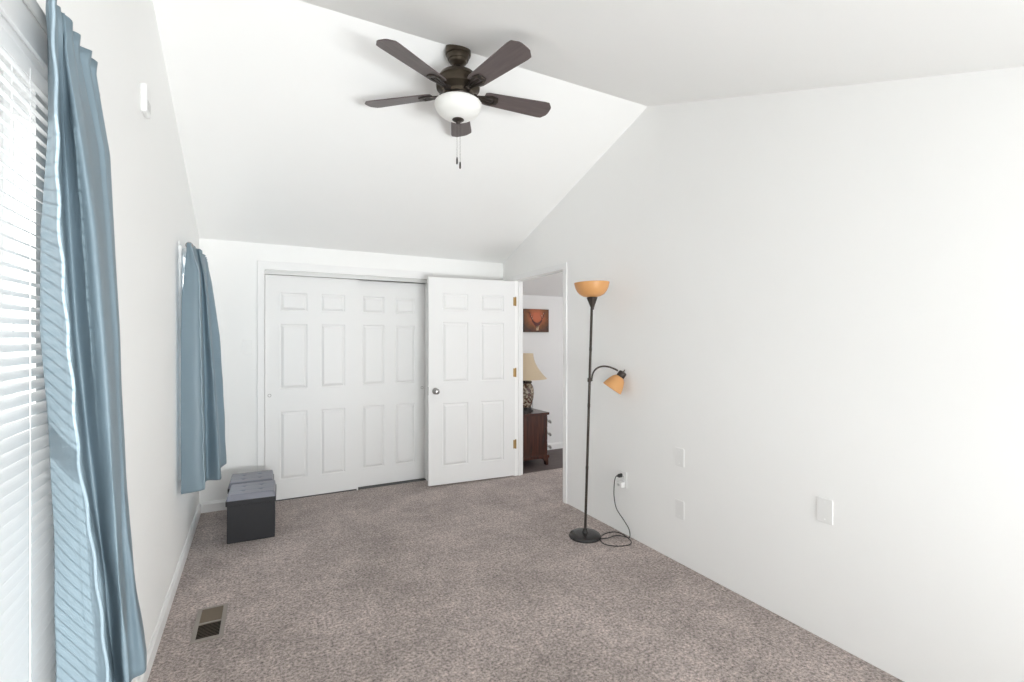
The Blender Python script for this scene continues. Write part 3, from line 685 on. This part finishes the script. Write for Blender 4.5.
for s in (-1, 1):
    for k in range(10):
        y = s*(0.0135+k*0.0135)
        mt = Matrix.Translation((0, y, 0.0042)) @ Matrix.Rotation(math.radians(24 if s > 0 else -40), 4, 'X')
        box(bm, (-W_/2+fb, -0.0068 if s > 0 else -0.0032, -0.0005), (W_/2-fb, 0.0068 if s > 0 else 0.0032, 0.0005), mt)
link('louvers', bm, 'vent_louver', root)

# ================================================================== OTTOMANS
def ottoman(label, loc, rz):
    root = empty('storage_ottoman', loc, rz); tag(root, label, 'ottoman', 'charcoal cube ottomans')
    bm = bmesh.new(); s = 0.150
    prism(bm, rounded(-s, -s, s, s, 0.006, 3), 'z', 0.0, 0.272); link('box_body', bm, 'leather', root, bevel=0.003)
    bm = bmesh.new(); s = 0.158
    prism(bm, rounded(-s, -s, s, s, 0.008, 3), 'z', 0.262, 0.298); lid = link('lid', bm, 'leather', root, bevel=0.003)
    bm = bmesh.new(); n = 44; g = []
    for i in range(n+1):
        row = []
        for j in range(n+1):
            u, v = -1+2*i/n, -1+2*j/n
            e = max(abs(u), abs(v)); edge = (1-max(0.0, (e-0.86)/0.14)**2.6)
            z = 0.298+0.040*edge**0.6 if edge > 0 else 0.298
            for a in (-0.36, 0.36):
                for b in (-0.36, 0.36): z -= 0.007*math.exp(-((u-a)**2+(v-b)**2)/0.006)
                z -= 0.0014*math.exp(-((u-a)/0.03)**2)*(e < 0.93); z -= 0.0014*math.exp(-((v-a)/0.03)**2)*(e < 0.93)
            k = 1.0 if e < 0.85 else 1-0.02*((e-0.85)/0.15)**2
            row.append(bm.verts.new((u*0.157*k, v*0.157*k, max(z, 0.297))))
        g.append(row)
    for i in range(n):
        for j in range(n): bm.faces.new((g[i][j], g[i+1][j], g[i+1][j+1], g[i][j+1]))
    cush = link('cushion_top', bm, 'leather_top', lid, smooth=True); tag(cush, 'tufted cushion top, its grey partly painted sheen')
    for a in (-0.36, 0.36):
        for b in (-0.36, 0.36):
            bm = bmesh.new(); lathe(bm, [(0.007, 0.326), (0.006, 0.3295), (0, 0.331)], 12, Matrix.Translation((a*0.157, b*0.157, 0))); link('tuft_button', bm, 'leather_top', lid, smooth=True)
    return root
ottoman('charcoal cube ottoman standing in front, its full dark side showing', (-0.027, 4.030, 0), math.radians(-2.5))
ottoman('charcoal cube ottoman pushed behind the other one against the closet', (-0.032, 4.358, 0), math.radians(-1.5))

# ================================================================== HALL: nightstand, lamp, rack, picture
ns = empty('nightstand', (2.720, 4.885, 0.002)); tag(ns, 'dark cherry nightstand in the hall, seen from its side through the doorway', 'nightstand')
hw, hd = 0.205, 0.262            # half depth in x (front faces +x), half width in y
bm = bmesh.new(); box(bm, (-hw, -hd, 0.115), (hw-0.010, hd, 0.572)); link('case', bm, 'cherry', ns, bevel=0.004)
bm = bmesh.new(); prism(bm, [(-hw-0.005, 0.572), (hw+0.005, 0.572), (hw+0.012, 0.580), (hw+0.014, 0.592), (hw+0.009, 0.600), (-hw-0.005, 0.600)], 'y', -hd-0.012, hd+0.012); link('top', bm, 'cherry', ns, bevel=0.003)
bm = bmesh.new(); prism(bm, [(-hw-0.006, 0.085), (hw+0.012, 0.085), (hw+0.012, 0.108), (hw, 0.122), (-hw-0.006, 0.122)], 'y', -hd-0.010, hd+0.010); link('base_moulding', bm, 'cherry', ns, bevel=0.003)
for sx in (-1, 1):
    for sy in (-1, 1):
        bm = bmesh.new(); cx_, cy_ = sx*(hw-0.035)+0.003, sy*(hd-0.03)
        prism(bm, [(-0.040, 0.086), (0.040, 0.086), (0.040, 0.0), (0.012, 0.0), (0.004, 0.040), (-0.016, 0.066), (-0.040, 0.072)] if sx > 0 else [(0.040, 0.086), (-0.040, 0.086), (-0.040, 0.0), (-0.012, 0.0), (-0.004, 0.040), (0.016, 0.066), (0.040, 0.072)], 'y', cy_-0.022, cy_+0.022)
        bmesh.ops.translate(bm, verts=bm.verts[:], vec=(cx_, 0, 0)); link('bracket_foot', bm, 'cherry', ns, bevel=0.002)
for k in range(3):
    z0 = 0.132+k*0.146
    bm = bmesh.new(); box(bm, (hw-0.010, -hd+0.02, z0), (hw+0.004, hd-0.02, z0+0.132)); dr = link('drawer', bm, 'cherry', ns, bevel=0.003)
    for y in (-0.205, 0.205):
        bm = bmesh.new(); zc_ = z0+0.070
        prism(bm, [(y-0.038, zc_+0.004), (y-0.026, zc_+0.022), (y, zc_+0.028), (y+0.026, zc_+0.022), (y+0.038, zc_+0.004), (y+0.022, zc_-0.022), (y, zc_-0.028), (y-0.022, zc_-0.022)], 'x', hw+0.004, hw+0.007)
        for s in (-1, 1): lathe(bm, [(0.010, 0), (0.007, 0.012), (0.010, 0.040), (0, 0.046)], 10, Matrix.Translation((hw+0.006, y+s*0.026, zc_+0.006)) @ Matrix.Rotation(PI/2, 4, 'Y'))
        tube(bm, catmull([(hw+0.044, y-0.026, zc_+0.006), (hw+0.062, y-0.022, zc_-0.016), (hw+0.068, y, zc_-0.028), (hw+0.062, y+0.022, zc_-0.016), (hw+0.044, y+0.026, zc_+0.006)], 5), 0.0080, 8)
        tag(link('bail_pull', bm, 'nickel', dr), 'tarnished metal drop handle')
TZ = 0.602
tl = empty('table_lamp', (2.742, 4.860, TZ)); tag(tl, 'floral porcelain lamp with a cream bell shade on the nightstand', 'table lamp')
bm = bmesh.new(); prism(bm, rounded(-0.085, -0.085, 0.085, 0.085, 0.02, 4), 'z', 0.0, 0.012); lathe(bm, [(0.092, 0.012), (0.094, 0.030), (0.082, 0.044), (0, 0.044)], 36); auto_smooth(link('base', bm, 'black', tl), 35)
bm = bmesh.new(); lathe(bm, [(0.078, 0.044), (0.088, 0.052), (0.101, 0.090), (0.113, 0.150), (0.119, 0.205), (0.116, 0.250), (0.104, 0.290), (0.088, 0.315), (0.080, 0.325), (0, 0.325)], 48); link('vase_body', bm, 'porcelain', tl, smooth=True)
bm = bmesh.new(); lathe(bm, [(0.094, 0.322), (0.098, 0.333), (0.090, 0.345), (0.030, 0.352), (0.012, 0.360), (0.010, 0.40), (0, 0.40)], 36); auto_smooth(link('cap', bm, 'black', tl), 35)
bm = bmesh.new(); prof = [(0.268-0.158*(math.sin(PI/2*k/16)**0.72), 0.372+0.292*(k/16)) for k in range(17)]
prof = [(0.110+0.160*(1-k/16)**1.9, 0.372+0.292*(k/16)) for k in range(17)]
lathe(bm, prof, 48, cap=False); link('lamp_shade', bm, 'shade_cream', tl, smooth=True)
bm = bmesh.new(); tube(bm, [(0, 0, 0.40), (0, 0, 0.655)], 0.003, 8); tube(bm, [(-0.108, 0, 0.655), (0.108, 0, 0.655)], 0.002, 6); lathe(bm, [(0.004, 0.650), (0.009, 0.654), (0.006, 0.660), (0, 0.662)], 14); link('harp_finial', bm, 'brass', tl)
# pale wire rack
rk = empty('wire_rack', (2.895, 5.075, TZ)); tag(rk, 'small pale wire rack on the nightstand beside the porcelain lamp', 'rack')
bm = bmesh.new()
for y in (-0.05, 0.05):
    for z in (0.004, 0.05, 0.125): tube(bm, [(-0.085, y, z), (0.062, y, z)], 0.0040, 6)
for x in (-0.085, -0.036, 0.013, 0.062):
    tube(bm, [(x, -0.05, 0.004), (x, -0.05, 0.125)], 0.0040, 6); tube(bm, [(x, 0.05, 0.004), (x, 0.05, 0.125)], 0.0040, 6); tube(bm, [(x, -0.05, 0.004), (x, 0.05, 0.004)], 0.0040, 6)
link('wire_frame', bm, 'screw', rk)
bm = bmesh.new(); box(bm, (-0.080, -0.040, 0.008), (0.056, -0.034, 0.118)); box(bm, (-0.080, 0.030, 0.008), (0.056, 0.036, 0.110)); link('cards', bm, 'plastic', rk)
# deer picture
PW, PH = 0.365, 0.292
pic = empty('canvas_picture', (3.140, YE, 1.668)); tag(pic, 'dark orange canvas print of an antlered deer on the hall wall', 'picture')
bm = bmesh.new(); box(bm, (-PW/2, -0.030, -PH/2), (PW/2, -0.002, PH/2)); cv = link('canvas', bm, 'print', pic, bevel=0.002)
def flat(bm, pts): prism(bm, pts, 'y', -0.0312, -0.0300)
bm = bmesh.new()
for s in (-1, 1):
    def P(l): return [(0.004+s*a, b) for a, b in l][::s]
    flat(bm, P([(0.0, -0.10), (0.018, -0.082), (0.040, -0.05), (0.074, -0.01), (0.078, 0.012), (0.058, 0.006), (0.030, -0.022), (0.0, -0.028)]))
    tube(bm, catmull([(0.004+s*0.018, -0.0306, -0.03), (0.004+s*0.06, -0.0306, 0.0), (0.004+s*0.092, -0.0306, 0.052), (0.004+s*0.118, -0.0306, 0.112)], 6), 0.0045, 6)
    for a, b in (((0.074, 0.02), (0.058, 0.07)), ((0.095, 0.058), (0.088, 0.115)), ((0.084, 0.036), (0.118, 0.062)), ((0.105, 0.085), (0.132, 0.108))):
        tube(bm, [(0.004+s*a[0], -0.0306, a[1]), (0.004+s*b[0], -0.0306, b[1])], [0.0036, 0.0018], 6)
link('deer_shape', bm, 'deer_dark', cv)
bm = bmesh.new(); flat(bm, [(-0.010, -0.125), (0.026, -0.125), (0.030, -0.095), (0.040, -0.055), (0.020, -0.066), (0.010, -0.060), (-0.004, -0.066), (-0.016, -0.060), (-0.008, -0.095)])
link('deer_face', bm, 'deer_light', cv)
for q in ((-0.078, 0.045), (-0.062, 0.028), (-0.09, 0.075), (0.088, 0.04), (0.102, 0.09), (0.078, 0.062)):
    bm = bmesh.new(); flat(bm, [(q[0], q[1]-0.011), (q[0]+0.006, q[1]), (q[0], q[1]+0.011), (q[0]-0.006, q[1])]); link('antler_glint', bm, 'deer_light', cv)
struct('wall_sun_block', B((-1.35, -3.7, -0.3), (2.8, -3.5, 2.6)), 'outside', 'pale unseen wall added behind the viewer to block the low sun')  # added out of view to keep the sun off the back opening
# pale ground outside the windows
struct('ground_outside', B((-6, -6, -0.4), (XL-WT-0.05, 8, -0.3)), 'outside', 'pale ground outside the windows')
